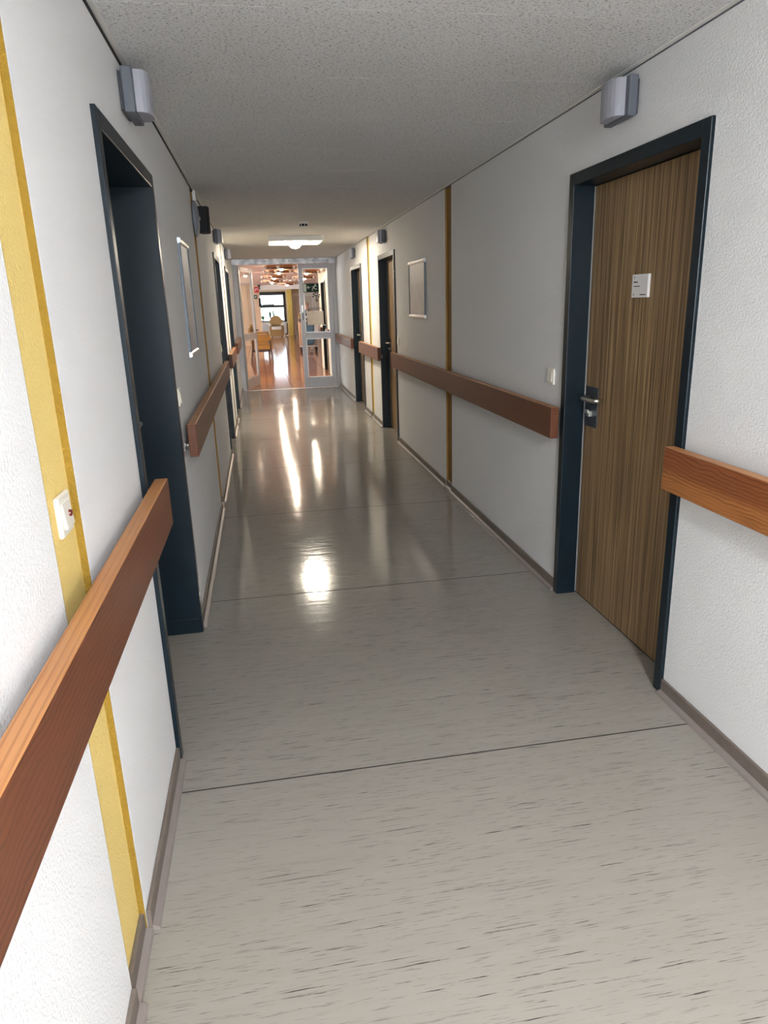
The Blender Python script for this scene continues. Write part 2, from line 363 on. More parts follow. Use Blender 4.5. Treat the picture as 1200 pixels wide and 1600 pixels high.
# rear end of the corridor, behind the camera: a wall, plus an unseen window added for its light
RW = (XL + .06, XR - .42, .60, 2.27)
mb = MB(); mb.box(XL - .3, RW[0], YB - .1, YB, -.05, ZC + .05).box(RW[1], XR + .3, YB - .1, YB, -.05, ZC + .05).box(RW[0], RW[1], YB - .1, YB, -.05, RW[2]).box(RW[0], RW[1], YB - .1, YB, RW[3], ZC + .05)
wb = mb.build('wall_back', M_wall); struct(wb)
def added_window(n, label, x0, x1, y0, y1, z0, z1, axis):
    """unseen framed window, added to let daylight in, filling a wall opening; the wall's normal runs along axis"""
    o = empty('window_%d' % n, ((x0 + x1) / 2, (y0 + y1) / 2, 0)); struct(o, label); ox, oy = (x0 + x1) / 2, (y0 + y1) / 2
    mb = MB(); t = .06; a0, a1 = (x0 - ox, x1 - ox) if axis == 'y' else (y0 - oy, y1 - oy)
    def b(m_, p, q, r0, r1, d): return m_.box(p, q, -d, d, r0, r1) if axis == 'y' else m_.box(-d, d, p, q, r0, r1)
    b(mb, a0, a0 + t, z0, z1, .03); b(mb, a1 - t, a1, z0, z1, .03); b(mb, a0, a1, z0, z0 + t, .03); b(mb, a0, a1, z1 - t, z1, .03); b(mb, -t / 2, t / 2, z0, z1, .03)
    mb.build('window_frame', M_frame, o)
    b(MB(), a0 + .05, -.025, z0 + .05, z1 - .05, .004).build('window_pane', M_glass, o); b(MB(), .025, a1 - .05, z0 + .05, z1 - .05, .004).build('window_pane', M_glass, o)
    return o
def portal(loc, w_, h_, direction):
    l = bpy.data.lights.new('window_portal', 'AREA'); l.shape = 'RECTANGLE'; l.size = w_; l.size_y = h_; l.cycles.is_portal = True
    p = bpy.data.objects.new('window_portal', l); C.objects.link(p); p.location = loc; p.rotation_euler = Vector(direction).to_track_quat('-Z', 'Z').to_euler()
added_window(2, 'unseen window added at the rear corridor end for light', RW[0], RW[1], YB - .05, YB - .05, RW[2], RW[3], 'y')
portal(((RW[0] + RW[1]) / 2, YB - .1, (RW[2] + RW[3]) / 2), RW[1] - RW[0], RW[3] - RW[2], (0, 1, 0))

# ---- ceiling panels and edge trims
ceil = MB().box(XL - .28, XR + .28, YB, YE + .1, ZC + .02, ZC + .06).build('ceiling', M_lampgrey); struct(ceil)
yy = 3.575
while yy > YB: yy -= .63
yy += .63
mesh0 = None
while yy < YE:
    y1 = min(yy + .63, YE)
    if mesh0 is None or y1 - yy < .62:
        p = MB().box(XL - .02, XR + .02, .0022, y1 - yy - .0022, 0, .02).build('ceiling_panel', M_ceil, ceil)
        if mesh0 is None: mesh0 = p
    else:
        p = link_copy(mesh0, ceil, (0, 0, 0))
    p.location = (0, yy, ZC); yy += .63
t1 = empty('trim_1'); struct(t1)
for X0, s in ((XL, 1), (XR, -1)):
    MB().box(X0 - s * .01, X0 + s * .022, YB, YE, ZC - .004, ZC + .004).build('edge_angle', M_white, t1)
    MB().box(X0 - s * .02, X0 + s * .0035, YB, YE, ZC - (.016 if s > 0 else .008), ZC - .004).build('shadow_gap', M_black if s > 0 else M_lampgrey, t1)

# ---- skirting
def skirting(name, X0, s, doors):
    root = empty(name); struct(root)
    cuts = sorted([(a, b, 0) for a, b in doors] + [(a, b, 1) for a, b in GROOVES]); y = YB
    segs = []
    for a, b, k in cuts:
        segs.append((y, a, 0)); 
        if k: segs.append((a, b, GD))
        y = b
    segs.append((y, YE, 0))
    for a, b, d in segs:
        x = X0 - s * d
        if b - a < .01: continue
        aa, bb = (a, b) if d else (a + .002, b - .002)
        MB().box(x, x + s * .012, aa, bb, 0, .062).build('skirting_board', M_base, root, .003)
        MB().prism([(x + s * .012, 0), (x + s * .030, 0), (x + s * .027, .010), (x + s * .012, .017)], 'y', aa, bb).build('cove_strip', M_cove, root)
    return root
skirting('baseboard_left', XL, 1, DL); skirting('baseboard_right', XR, -1, DR)

# ---- doors: navy steel frame, zebrano leaf, steel lever on a plate
def lever(mb, x, s, y, z, ydir):
    """tubular lever with a returned end: spindle, grip, return"""
    a = []
    a.append((x, y, z)); a.append((x - s * .040, y, z)); a.append((x - s * .052, y + ydir * .012, z)); a.append((x - s * .054, y + ydir * .04, z))
    a.append((x - s * .054, y + ydir * .105, z)); a.append((x - s * .050, y + ydir * .122, z)); a.append((x - s * .036, y + ydir * .130, z)); a.append((x - s * .018, y + ydir * .130, z))
    mb.tube(a, .0105, 10); return mb
def door(n, X0, s, y0, y1, depth, label, sign=None):
    d = empty('door_%d' % n, (X0, (y0 + y1) / 2, 0)); struct(d, label)
    yc = (y0 + y1) / 2; A, B = y0 - yc, y1 - yc
    def bx(mb, d0, d1, a, b, z0, z1): return mb.box(s * d0, s * d1, a, b, z0, z1)
    fr = MB(); e = depth + .07
    bx(fr, -.014, e, A, A + .048, 0, DOOR_H); bx(fr, -.014, e, B - .048, B, 0, DOOR_H); bx(fr, -.014, e, A + .048, B - .048, DOOR_H - .052, DOOR_H)
    f = fr.build('door_frame', M_navy, d, .003)
    for q in (A + .048, B - .052):   # light seal between jamb and leaf
        bx(MB(), depth - .006, depth - .001, q, q + .004, .01, DOOR_H - .056).build('seal', M_seal, f)
    for q in ((A + .002, A + .050), (B - .050, B - .002)):
        bx(MB(), .0, depth - .01, q[0], q[1], 0, .075).build('jamb_foot', M_navy, f, .002)
    lf = bx(MB(), depth, depth + .042, A + .051, B - .051, .008, DOOR_H - .055).build('door_leaf', M_zeb, d, .002)
    bx(MB(), depth + .004, depth + .036, A + .051, B - .051, .0, .010).build('bottom_seal', M_black, d)
    h = B - .145
    bx(MB(), depth - .003, depth, h - .04, h + .09, .895, 1.085).build('handle_plate', M_plate, lf, .001)
    lever(MB(), s * depth, s, h, 1.035, 1).build('lever_handle', M_steel, lf, smooth=True) if False else lever(MB(), s * depth, s, h + .03, 1.035, -1).build('lever_handle', M_steel, lf, smooth=True)
    lk = MB().lathe([(.011, 0), (.011, .018)], (0, 0, 0), 14, 'x')
    lk = MB(); bx(lk, depth - .018, depth, h + .012, h + .045, .945, .972); bx(lk, depth - .026, depth - .018, h + .010, h + .047, .962, .978)
    lk.build('lock_cylinder', M_steel, lf, .002)
    if sign:
        zc, yc2 = sign
        sg = bx(MB(), depth - .012, depth, yc2 - .062, yc2 + .062, zc - .045, zc + .045).build('door_sign', M_signwhite, lf, .002)
        ms = [(-.046, .034, .004, .006), (-.046, .015, .015, .0055), (-.027, .015, .009, .0055), (-.046, -.001, .048, .0032), (-.046, -.033, .004, .006), (.006, -.034, .044, .0036)]
        for my, mz, mw, mh in ms:   # illegible print, kept as small ink marks
            yq = yc2 - my if s > 0 else yc2 + my
            bx(MB(), depth - .0126, depth - .0119, yq - mw if s > 0 else yq, yq if s > 0 else yq + mw, zc + mz - mh / 2, zc + mz + mh / 2).build('print_mark', M_ink, sg)
    return d
door(1, XR, 1, *DR[0], .092, 'brown wood-grain door with white sign in navy frame, nearest on the right', (1.532, 0.012))
door(2, XR, 1, *DR[1], .092, 'navy-framed door past the right-hand framed notice', (1.60, -.20))
door(3, XR, 1, *DR[2], .092, 'navy-framed door on the right closest to the glazed end door')
door(4, XL, -1, *DL[0], .19, 'deep navy door recess nearest on the left')
door(5, XL, -1, *DL[1], .19, 'second navy door recess along the left wall')
door(6, XL, -1, *DL[2], .19, 'left navy door recess closest to the glazed end door')

# ---- glazed double door at the corridor end
gd = empty('door_7', ((XL + XR) / 2, YE, 0)); struct(gd, 'grey metal glazed double door at the corridor end')
gx = (XL + XR) / 2
def gbox(name, x0, x1, y0, y1, z0, z1, m, par=None, bev=.003): return MB().box(x0 - gx, x1 - gx, y0, y1, z0, z1).build(name, m, par or gd, bev)
gbox('header', XL, XR, -.03, .05, 2.212, ZC, M_galv)
gbox('jamb', XL, XL + .085, -.03, .05, 0, 2.212, M_doormetal); gbox('jamb', 1.378, XR, -.03, .05, 0, 2.212, M_doormetal)
for q in (.2, .62, 1.05, 1.3): MB().lathe([(.009, 0), (.006, -.004)], (q - gx, -.03, 2.262), 8, 'y').build('header_screw', M_black, gd)
def leaf(root, x0, x1, flip=1):
    """frame members along local x from x0 to x1, thickness in y"""
    w = .078; t0, t1 = -.022, .022
    def b(nm, a, c, z0, z1, m=M_doormetal, e=0): return MB().box(a, c, t0 + e, t1 - e, z0, z1).build(nm, m, root, .004 if not e else 0)
    b('stile', x0, x0 + w, .012, 2.205); b('stile', x1 - w, x1, .012, 2.205)
    b('top_rail', x0 + w, x1 - w, 2.13, 2.205); b('middle_rail', x0 + w, x1 - w, .900, 1.010); b('bottom_rail', x0 + w, x1 - w, .012, .195)
    b('glass_pane', x0 + w - .005, x1 - w + .005, 1.005, 2.135, M_glass, .017); b('glass_pane', x0 + w - .005, x1 - w + .005, .19, .905, M_glass, .017)
    for a, c, z0, z1 in ((x0 + w, x1 - w, 1.010, 2.13), (x0 + w, x1 - w, .195, .900)):
        mb = MB()
        for e0, e1, f0, f1 in ((a, a + .010, z0, z1), (c - .010, c, z0, z1), (a, c, z0, z0 + .010), (a, c, z1 - .010, z1)): mb.box(e0, e1, -.017, .017, f0, f1)
        mb.build('glazing_bead', M_alu, root)
lr = empty('fixed_leaf', (0, 0, 0)); lr.parent = gd; leaf(lr, .768 - gx, 1.374 - gx)
hp = MB().box(.790 - gx, .822 - gx, -.028, -.022, 1.24, 1.50).build('lock_plate', M_alu, lr, .002)
MB().tube([(.806 - gx, -.028, 1.36), (.806 - gx, -.07, 1.36), (.806 - gx, -.07, 1.24)], .009, 8).build('pull_handle', M_charcoal, lr, smooth=True)
lo = empty('open_leaf', (XL + .087 - gx, .03, 0), math.radians(76)); lo.parent = gd; leaf(lo, 0.0, .985)
MB().tube([(.93, -.022, 1.06), (.93, -.075, 1.06), (.82, -.075, 1.06)], .010, 8).build('lever_handle', M_charcoal, lo, smooth=True)
MB().tube([(.93, .022, 1.06), (.93, .075, 1.06), (.82, .075, 1.06)], .010, 8).build('lever_handle', M_charcoal, lo, smooth=True)
for z in (.25, 1.0, 1.95): MB().lathe([(.012, 0), (.012, .11)], (XL + .082 - gx, .045, z), 10).build('hinge', M_charcoal, gd, smooth=True)
MB().box(.10, .62, -.032, -.022, 2.14, 2.19).build('door_closer', M_alu, lo, .004)

# ---- hall behind the glazed door
HY1, HYB = 29.4, 38.0
fh = MB().box(-4.2, 4.2, YE, HYB + .1, -.06, -.012).build('floor_hall', M_grout); struct(fh)
T = .46; tile0 = None; rest = MB()
tr_w = MB().box(XL - .1, XR + .1, YE - .01, YE + .03, -.004, .003).build('trim_2', M_alu); struct(tr_w)
ix0 = math.floor((-4.2 - .07) / T)
nY = int((HYB - YE) / T) + 1
for iy in range(nY):
    for ix in range(ix0, ix0 + 19):
        x, y = .07 + ix * T, YE + .03 + iy * T
        if -.9 < x < 1.9 and iy < 22:
            if tile0 is None:
                tile0 = MB().box(.004, T - .004, .004, T - .004, -.014, 0).build('floor_tile', M_tile, fh); tile0.location = (x, y, 0)
            else: link_copy(tile0, fh, (x, y, 0))
        else: rest.box(x + .004, x + T - .004, y + .004, y + T - .004, -.014, 0)
o = rest.build('floor_tile_field', M_tile, fh); o['kind'] = 'stuff'
HX = 1.50
wall('wall_hall_right', HX, 1, [(14.30, 15.35), (16.10, 17.15)], [], YE + .06, 17.9, M_cream)
door(8, HX, 1, 14.30, 15.35, .03, 'brown wooden door seen through the glazed leaf, nearer one')
door(9, HX, 1, 16.10, 17.15, .06, 'dark-framed brown door seen through the glazed leaf, farther one')
def swall(name, x0, x1, y0, y1, z0, z1, m): o = MB().box(x0, x1, y0, y1, z0, z1).build(name, m); struct(o); return o
swall('wall_hall_return', HX + .3, 4.2, 17.6, 17.9, 0, ZC + .05, M_cream)
swall('wall_hall_front_left', -4.2, XL - .3, YE - .1, YE + .06, 0, ZC + .05, M_tan)
mb = MB().box(-4.4, -4.2, YE - .1, HYB + .1, 0, .75).box(-4.4, -4.2, YE - .1, HYB + .1, 2.15, ZC + .05)
for a, b in ((YE - .1, 15.0), (18.6, 20.0), (23.6, 25.0), (28.6, 31.5), (36.0, HYB + .1)): mb.box(-4.4, -4.2, a, b, .75, 2.15)
struct(mb.build('wall_hall_left', M_tan))
for i, (a, b) in enumerate(((15.0, 18.6), (20.0, 23.6), (25.0, 28.6), (31.5, 36.0))):  # unseen side windows, added to brighten the hall
    added_window(3 + i, 'unseen window added in the left hall wall for light', -4.3, -4.3, a, b, .75, 2.15, 'x')
    portal((-4.38, (a + b) / 2, 1.45), b - a, 1.4, (1, 0, 0))
swall('wall_hall_outer', 4.2, 4.4, 17.6, HYB + .1, 0, ZC + .05, M_hallwhite)
swall('wall_hall_cross', -4.2, .125, HY1, HY1 + .25, 0, ZC + .05, M_tan)
swall('wall_hall_lintel', .125, 4.2, HY1, HY1 + .25, 2.12, ZC + .05, M_hallwhite)
hc = swall('ceiling_hall', -4.4, 4.4, YE + .02, HYB + .1, ZC + .012, ZC + .06, M_ceilwarm)
cp0 = None; y = YE + .06
while y < HYB:
    if cp0 is None:
        cp0 = MB().box(-4.2, 4.2, .003, 1.247, 0, .012).build('ceiling_panel', M_ceilwarm, hc); cp0.location = (0, y, ZC)
    else: link_copy(cp0, hc, (0, y, ZC))
    y += 1.25
# window wall
WX0, WX1, WZ0, WZ1 = .10, 1.47, .70, 2.20
mb = MB(); mb.box(-4.2, WX0, HYB, HYB + .3, 0, ZC + .05).box(WX1, 4.2, HYB, HYB + .3, 0, ZC + .05).box(WX0, WX1, HYB, HYB + .3, WZ1, ZC + .05).box(WX0, WX1, HYB + .22, HYB + .3, 0, WZ0)
wbk = mb.build('wall_hall_back', M_cream); struct(wbk)
wn = empty('window_1', ((WX0 + WX1) / 2, HYB, 0)); struct(wn, 'bright dark-framed window at the far end of the hall'); wx = (WX0 + WX1) / 2
mb = MB(); hw = (WX1 - WX0) / 2
mb.box(-hw, -hw + .07, .05, .13, WZ0, WZ1).box(hw - .14, hw, .05, .13, .05, WZ1).box(-hw, hw, .05, .13, WZ1 - .17, WZ1).box(-hw, hw, .05, .13, WZ0, WZ0 + .06)
mb.build('window_frame', M_frame, wn, .006)
MB().box(-hw + .06, hw - .13, .055, .125, 1.42, 1.54).build('transom_bar', M_frame, wn, .004)
MB().box(-hw + .06, hw - .13, .088, .096, WZ0 + .05, 1.45).build('window_pane', M_tintglass, wn); MB().box(-hw + .06, hw - .13, .088, .096, 1.51, WZ1 - .16).build('window_pane', M_tintglass, wn)
MB().box(-hw, hw + .05, -.16, .06, WZ0 - .05, WZ0 - .01).build('window_sill', M_sill, wn, .006)
portal((wx, HYB + .14, 1.45), WX1 - WX0, WZ1 - WZ0, (0, -1, 0))
pil = swall('wall_pillar', 1.54, 1.76, HYB - .35, HYB, 0, ZC, M_pillar)
wd = empty('door_10', (2.9, HYB - .02, 0)); struct(wd, 'pale panelled cupboard doors behind the laundry trolley')
for k in range(4):
    x = -1.1 + k * .56
    fr = MB(); fr.box(x, x + .54, -.03, .018, .02, 2.1)
    p = fr.build('cupboard_door', M_hallwhite, wd, .004)
    MB().box(x + .09, x + .45, -.042, -.030, .25, 1.95).build('inset_panel', M_paneldoor, p, .003)

# ================================================================ THINGS
# ---- handrails
def handrail(X0, s, y0, y1, label, m=None):
    """s: direction from the wall into the corridor"""
    L = y1 - y0; yc = (y0 + y1) / 2
    r = empty('handrail', (X0, yc, 0)); tag(r, label, 'handrail', 'wooden wall handrails')
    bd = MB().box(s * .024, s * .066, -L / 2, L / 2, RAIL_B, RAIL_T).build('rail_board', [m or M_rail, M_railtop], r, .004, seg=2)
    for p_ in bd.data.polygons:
        if p_.normal.z > .9: p_.material_index = 1  # faces pointing up take the paler pine
    k = max(2, int(L / 1.1) + 1)
    br0 = None
    for i in range(k):
        yb = -L / 2 + .07 + (L - .14) * i / (k - 1)
        if br0 is None:
            mb = MB().lathe([(.026, 0), (.026, s * .004), (.010, s * .007), (.010, s * .026)], (0, 0, 0), 12, 'x')
            br0 = mb.build('bracket', M_steel, r); br0.location = (0, yb, RAIL_B + .045)
        else: link_copy(br0, r, (0, yb, RAIL_B + .045))
    return r
handrail(XL, 1, -2.5, 2.285, 'long orange-brown wooden handrail in the left foreground')
handrail(XL, 1, 3.375, 7.43, 'reddish wooden handrail under the left notice frame')
handrail(XL, 1, 8.40, 10.02, 'short wooden handrail between the two far left doors')
handrail(XL, 1, 11.02, 13.33, 'farthest left wooden handrail beside the open glazed leaf')
handrail(XR, -1, -2.5, 2.245, 'orange pine handrail at the right edge beside the wood-grain door', M_railfig)
handrail(XR, -1, 3.255, 7.64, 'long reddish handrail under the right notice frame')
handrail(XR, -1, 8.52, 10.20, 'short wooden handrail between the two far right doors')
handrail(XR, -1, 11.08, 13.34, 'farthest right wooden handrail ending at the glazed door')
handrail(HX, -1, 15.42, 16.02, 'short handrail in the hall between two brown doors')
handrail(HX, -1, 17.2, 17.85, 'pale handrail piece in the hall beside the trolley')

# ---- over-door signal lamps (unlit)
def door_lamp():
    r = empty('door_lamp')
    MB().box(0, .014, -.078, .078, -.058, .058).build('wall_plate', M_charcoal, r, .002)
    mb = MB().prism([(-.098, -.068), (.098, -.068), (.098, .068), (-.098, .068)], 'x', .014, .048)
    mb.build('housing', M_lampgrey, r, .004)
    n = 10; pts = []
    for i in range(n + 1):
        q = -PI / 2 + PI * i / n
        pts.append((.048 + .048 * math.cos(q) ** .6 if abs(math.cos(q)) > 1e-3 else .048, .072 * math.sin(q)))
    MB().prism(pts, 'z', -.062, .066).build('lens', M_lens, r, .002, smooth=False)
    return r
lp = door_lamp(); first = True
for X0, rz, yl, z, lab in ((XL, 0, 2.79, 2.195, 'grey signal lamp over the nearest left door'), (XL, 0, 7.95, 2.205, 'grey signal lamp over the second left door'), (XL, 0, 10.55, 2.205, 'grey signal lamp over the farthest left door'),
                           (XR, PI, 2.79, 2.20, 'grey signal lamp over the wood-grain door on the right'), (XR, PI, 8.16, 2.195, 'grey signal lamp over the second right door'), (XR, PI, 10.72, 2.195, 'grey signal lamp over the farthest right door')):
    o = lp if first else copy_tree(lp); first = False
    o.location = (X0, yl, z); o.rotation_euler = (0, 0, rz); tag(o, lab, 'lamp', 'signal lamps over the doors')

# ---- notice frames
def notice(X0, rz, y, z0, z1, w, label):
    r = empty('framed_notice', (X0, y, (z0 + z1) / 2), rz); tag(r, label, 'picture frame', 'aluminium notice frames')
    h = (z1 - z0) / 2; hw = w / 2; q = .028
    MB().box(.002, .006, -hw + .01, hw - .01, -h + .01, h - .01).build('back_panel', M_white, r)
    MB().box(.006, .008, -hw + .02, hw - .02, -h + .02, h - .02).build('notice_sheet', M_paper, r)
    prof = [(0, 0), (.016, 0), (.019, q * .3), (.017, q * .75), (.010, q), (0, q)]
    def rail(zs, nm):
        pts = [(a, zs * (h - b)) for a, b in prof]
        return MB().prism(pts, 'y', -hw, hw).build(nm, M_alu, r)
    rail(1, 'top_profile'); rail(-1, 'bottom_profile')
    for sgn in (-1, 1):
        pts = [(a, sgn * (hw - b)) for a, b in [(0, 0), (.013, 0), (.015, .006), (.012, .018), (0, .018)]]
        MB().prism(pts, 'z', -h + q, h - q).build('side_profile', M_plate, r)
notice(XL, 0, 4.345, 1.24, 1.865, .47, 'slim aluminium notice frame on the left wall above the handrail')
notice(XR, PI, 6.53, 1.355, 1.85, .66, 'aluminium notice frame on the right wall past the yellow stripe')

# ---- switches
def switch(X0, rz, y, z, label, dot=False, nm='light_switch', off=0):
    r = empty(nm, (X0, y, z), rz); tag(r, label, 'switch')
    MB().box(0, .011, -.041, .041, -.041, .041).build('cover_frame', M_ivory, r, .006, seg=3)
    k = MB().prism([(.010, -.026), (.017, -.026), (.013, .026), (.010, .026)], 'y', -.027, .027).build('rocker', M_ivory, r, .003)
    if dot: MB().lathe([(.0075, 0), (.006, .006)], (.013, .006, .0), 12, 'x').build('indicator_lens', M_red, k)
switch(XL - GD, 0, 1.395, 1.125, 'ivory call switch with red dot on the yellow stripe', True, 'call_switch')
switch(XL, 0, 3.375, 1.11, 'ivory switch between left door recess and left handrail end')
switch(XL, 0, 7.30, 1.11, 'small switch just before the second left door')
switch(XR, PI, 3.415, 1.115, 'ivory switch beside the wood-grain door on the right')
switch(XR, PI, 7.50, 1.10, 'small switch on the right wall before the second right door')

# ---- things around the second left groove
r = empty('alarm_bell', (XL - GD, 5.415, 2.10)); tag(r, 'round blue-grey bell on the left wall next to a black box', 'bell')
MB().lathe([(.03, 0), (.03, .02), (.115, .022), (.118, .032), (.105, .045), (.06, .055), (.012, .058)], (0, 0, 0), 28, 'x').build('gong', M_bell, r, smooth=True)
MB().lathe([(.014, .056), (.012, .064)], (0, 0, 0), 10, 'x').build('centre_nut', M_steel, r)
r = empty('wall_speaker', (XL, 5.66, 2.115)); tag(r, 'black rounded box high on the left wall beyond the bell', 'speaker')
MB().box(0, .03, -.075, .075, -.085, .085).build('back_box', M_black, r, .004)
MB().prism([(.03, -.08), (.085, -.072), (.100, -.03), (.100, .03), (.085, .072), (.03, .08)], 'z', -.088, .088).build('shell', M_black, r, .003)
r = empty('junction_box', (XL, 5.63, 2.262)); tag(r, 'white cover box with black slot under the ceiling on the left', 'junction box')
MB().box(0, .022, -.075, .075, -.035, .045).build('cover', M_white, r, .004); MB().box(.0215, .023, -.01, .004, -.025, .03).build('slot', M_black, r)
MB().tube([(.012, -.07, -.045), (.014, -.085, -.06), (.012, -.10, -.05), (.008, -.13, -.07)], .004, 6).build('cable', M_white, r)

# ---- ceiling lights
def ceiling_light(x, y, glow, label):
    r = empty('ceiling_light', (x, y, ZC)); tag(r, label, 'ceiling light', 'square ceiling lights')
    a = .335; d = -.06
    mb = MB()
    for x0, x1, y0, y1 in ((-a, a, -a, -a + .022), (-a, a, a - .022, a), (-a, -a + .022, -a + .022, a - .022), (a - .022, a, -a + .022, a - .022)): mb.box(x0, x1, y0, y1, d, 0)
    mb.build('housing', M_white, r, .003)
    b, c = a - .022, .17
    v = [(-b, -b, d + .004), (b, -b, d + .004), (b, b, d + .004), (-b, b, d + .004), (-c, -c, -.02), (c, -c, -.02), (c, c, -.02), (-c, c, -.02)]
    MB().quadmesh(v, [(0, 1, 5, 4), (1, 2, 6, 5), (2, 3, 7, 6), (3, 0, 4, 7), (4, 5, 6, 7)]).build('reflector', M_white, r)
    prof = [(.150, -.022), (.150, -.050), (.130, -.066), (.080, -.076), (.066, -.095), (.050, -.112), (.025, -.122), (.002, -.125)]
    MB().lathe(prof, (0, 0, 0), 24).build('diffuser_bowl', glow, r, smooth=True)
ceiling_light(.527, 9.44, M_far_glow, 'lit square ceiling light before the glazed end door')
ceiling_light(.527, -1.1, M_near_glow, 'lit square ceiling light above the foreground')

# ---- smoke detector
r = empty('smoke_detector', (.527, 7.66, ZC)); tag(r, 'small white smoke detector with dark vents on the ceiling', 'smoke detector')
MB().lathe([(.052, 0), (.054, -.012), (.05, -.022)], (0, 0, 0), 24).build('base', M_white, r, smooth=False)
MB().lathe([(.043, -.022), (.043, -.045)], (0, 0, 0), 20).build('vent_ring', M_black, r)
for i in range(8):
    q = 2 * PI * i / 8 + .2; MB().box(.044 * math.cos(q) - .003, .044 * math.cos(q) + .003, .044 * math.sin(q) - .003, .044 * math.sin(q) + .003, -.045, -.022).build('rib', M_white, r)
MB().lathe([(.046, -.045), (.046, -.052), (.030, -.060), (.002, -.062)], (0, 0, 0), 20).build('cap', M_white, r)

# ---- emergency exit sign with running figure
def exit_sign(loc, w, h, label):
    r = empty('exit_sign', loc); tag(r, label, 'exit sign')
    MB().box(-w / 2, w / 2, 0, .012, -h / 2, h / 2).build('sign_plate', M_green, r, .001)
    k = w / .28
    def bar(a, b, t, nm='pictogram'): 
        a = Vector(a) * k; b = Vector(b) * k; d = (b - a).normalized(); n = Vector((-d.y, d.x)) * t * k / 2
        pts = [a + n, b + n, b - n, a - n]; return MB().prism([(p.x, p.y) for p in pts], 'y', -.0015, .0)
    fig = MB()
    for a, b, t in (((.068, .028), (.048, .0), .020), ((.048, .0), (.078, -.025), .013), ((.078, -.025), (.105, -.025), .012), ((.05, -.002), (.022, -.022), .013), ((.022, -.022), (.025, -.055), .012),
                    ((.062, .03), (.09, .038), .010), ((.09, .038), (.105, .018), .009), ((.062, .025), (.032, .012), .010), ((.032, .012), (.012, .02), .009)):
        m = bar(a, b, t); fig.quadmesh(m.v, m.f)
    fig.lathe([(.012 * k, -.0015), (.012 * k, 0)], (.078 * k, 0, .052 * k), 14, 'y')
    fig.build('running_figure', M_signmark, r)
    ar = bar((-.012, .008), (-.062, .008), .012)
    ar2 = bar((-.068, .008), (-.040, .034), .012); ar3 = bar((-.068, .008), (-.040, -.018), .012)
    ar.quadmesh(ar2.v, ar2.f); ar.quadmesh(ar3.v, ar3.f); ar.build('arrow', M_signmark, r)
    MB().prism([(-.132 * k, -.065 * k), (-.082 * k, -.065 * k), (-.082 * k, .065 * k), (-.132 * k, .065 * k)], 'y', -.0015, 0).build('doorway_mark', M_signmark, r)
    return r
e1 = exit_sign((.985, YE - .0185, 1.795), .285, .150, 'green exit sign with arrow and running figure on the glazed leaf')
e2 = exit_sign((-.085, HY1 - .014, 1.865), .22, .15, 'small exit sign below the red sign on the tan wall')
r = empty('fire_sign', (.02, HY1 - .014, 2.13)); tag(r, 'red fire equipment sign on the tan wall in the hall', 'sign')
MB().box(-.085, .085, 0, .012, -.11, .11).build('sign_plate', M_signred, r, .001)
MB().tube([(-.03, 0, -.05), (-.045, 0, 0), (-.02, 0, .05), (.02, 0, .05), (.04, 0, .0), (.02, 0, -.03), (0, 0, 0)], .010, 6).build('flame_symbol', M_signwhite, r)
# decals on the glazed leaf
gyd = YE - .006
r = empty('notice_sheet', (1.035, gyd, 1.265)); tag(r, 'thin pale notice sheet stuck on the glazed leaf', 'notice')
MB().box(-.152, .152, -.0012, 0, -.122, .122).build('sheet', M_film, r)
mb = MB()
for i in range(5):
    ww = [.09, .13, .11, .06, .1][i]; MB().box(-.04 - ww / 2, -.04 + ww / 2, -.002, -.0012, .05 - i * .03, .058 - i * .03).build('print_line', M_paneldoor, r)
r = empty('flower_decal', (1.075, gyd, 1.64)); tag(r, 'black flower decal on the glazed leaf below the exit sign', 'decal')
for i, (dx, dz) in enumerate([(-.045, .045), (-.01, .065), (.03, .06), (.06, .03), (-.06, .0), (-.02, .02), (.02, .02), (.045, -.005)]):
    pts = [(dx - .020, dz), (dx, dz + .014), (dx + .020, dz), (dx, dz - .014)]
    MB().prism(pts, 'y', -.0015, 0).build('flower_head', M_black, r)
mb = MB(); mb.prism([(-.008, .01), (.006, .01), (.016, -.085), (.006, -.09)], 'y', -.0015, 0); mb.prism([(-.03, -.05), (-.02, -.045), (.012, -.085), (.004, -.09)], 'y', -.0015, 0); mb.prism([(.035, -.04), (.042, -.045), (.014, -.09), (.006, -.085)], 'y', -.0015, 0)
mb.build('flower_stem', M_black, r)
r = empty('ring_decal', (1.03, gyd, 1.43)); tag(r, 'row of small rings printed on the glazed leaf', 'decal')
for i in range(6):
    x = -.095 + i * .04; mb = MB(); mb.tube([(x + .015 * math.cos(2 * PI * j / 14), 0, (.015 if i < 3 else .022) * math.sin(2 * PI * j / 14)) for j in range(14)], .0035, 5, True); mb.build('ring_mark', M_plate, r)

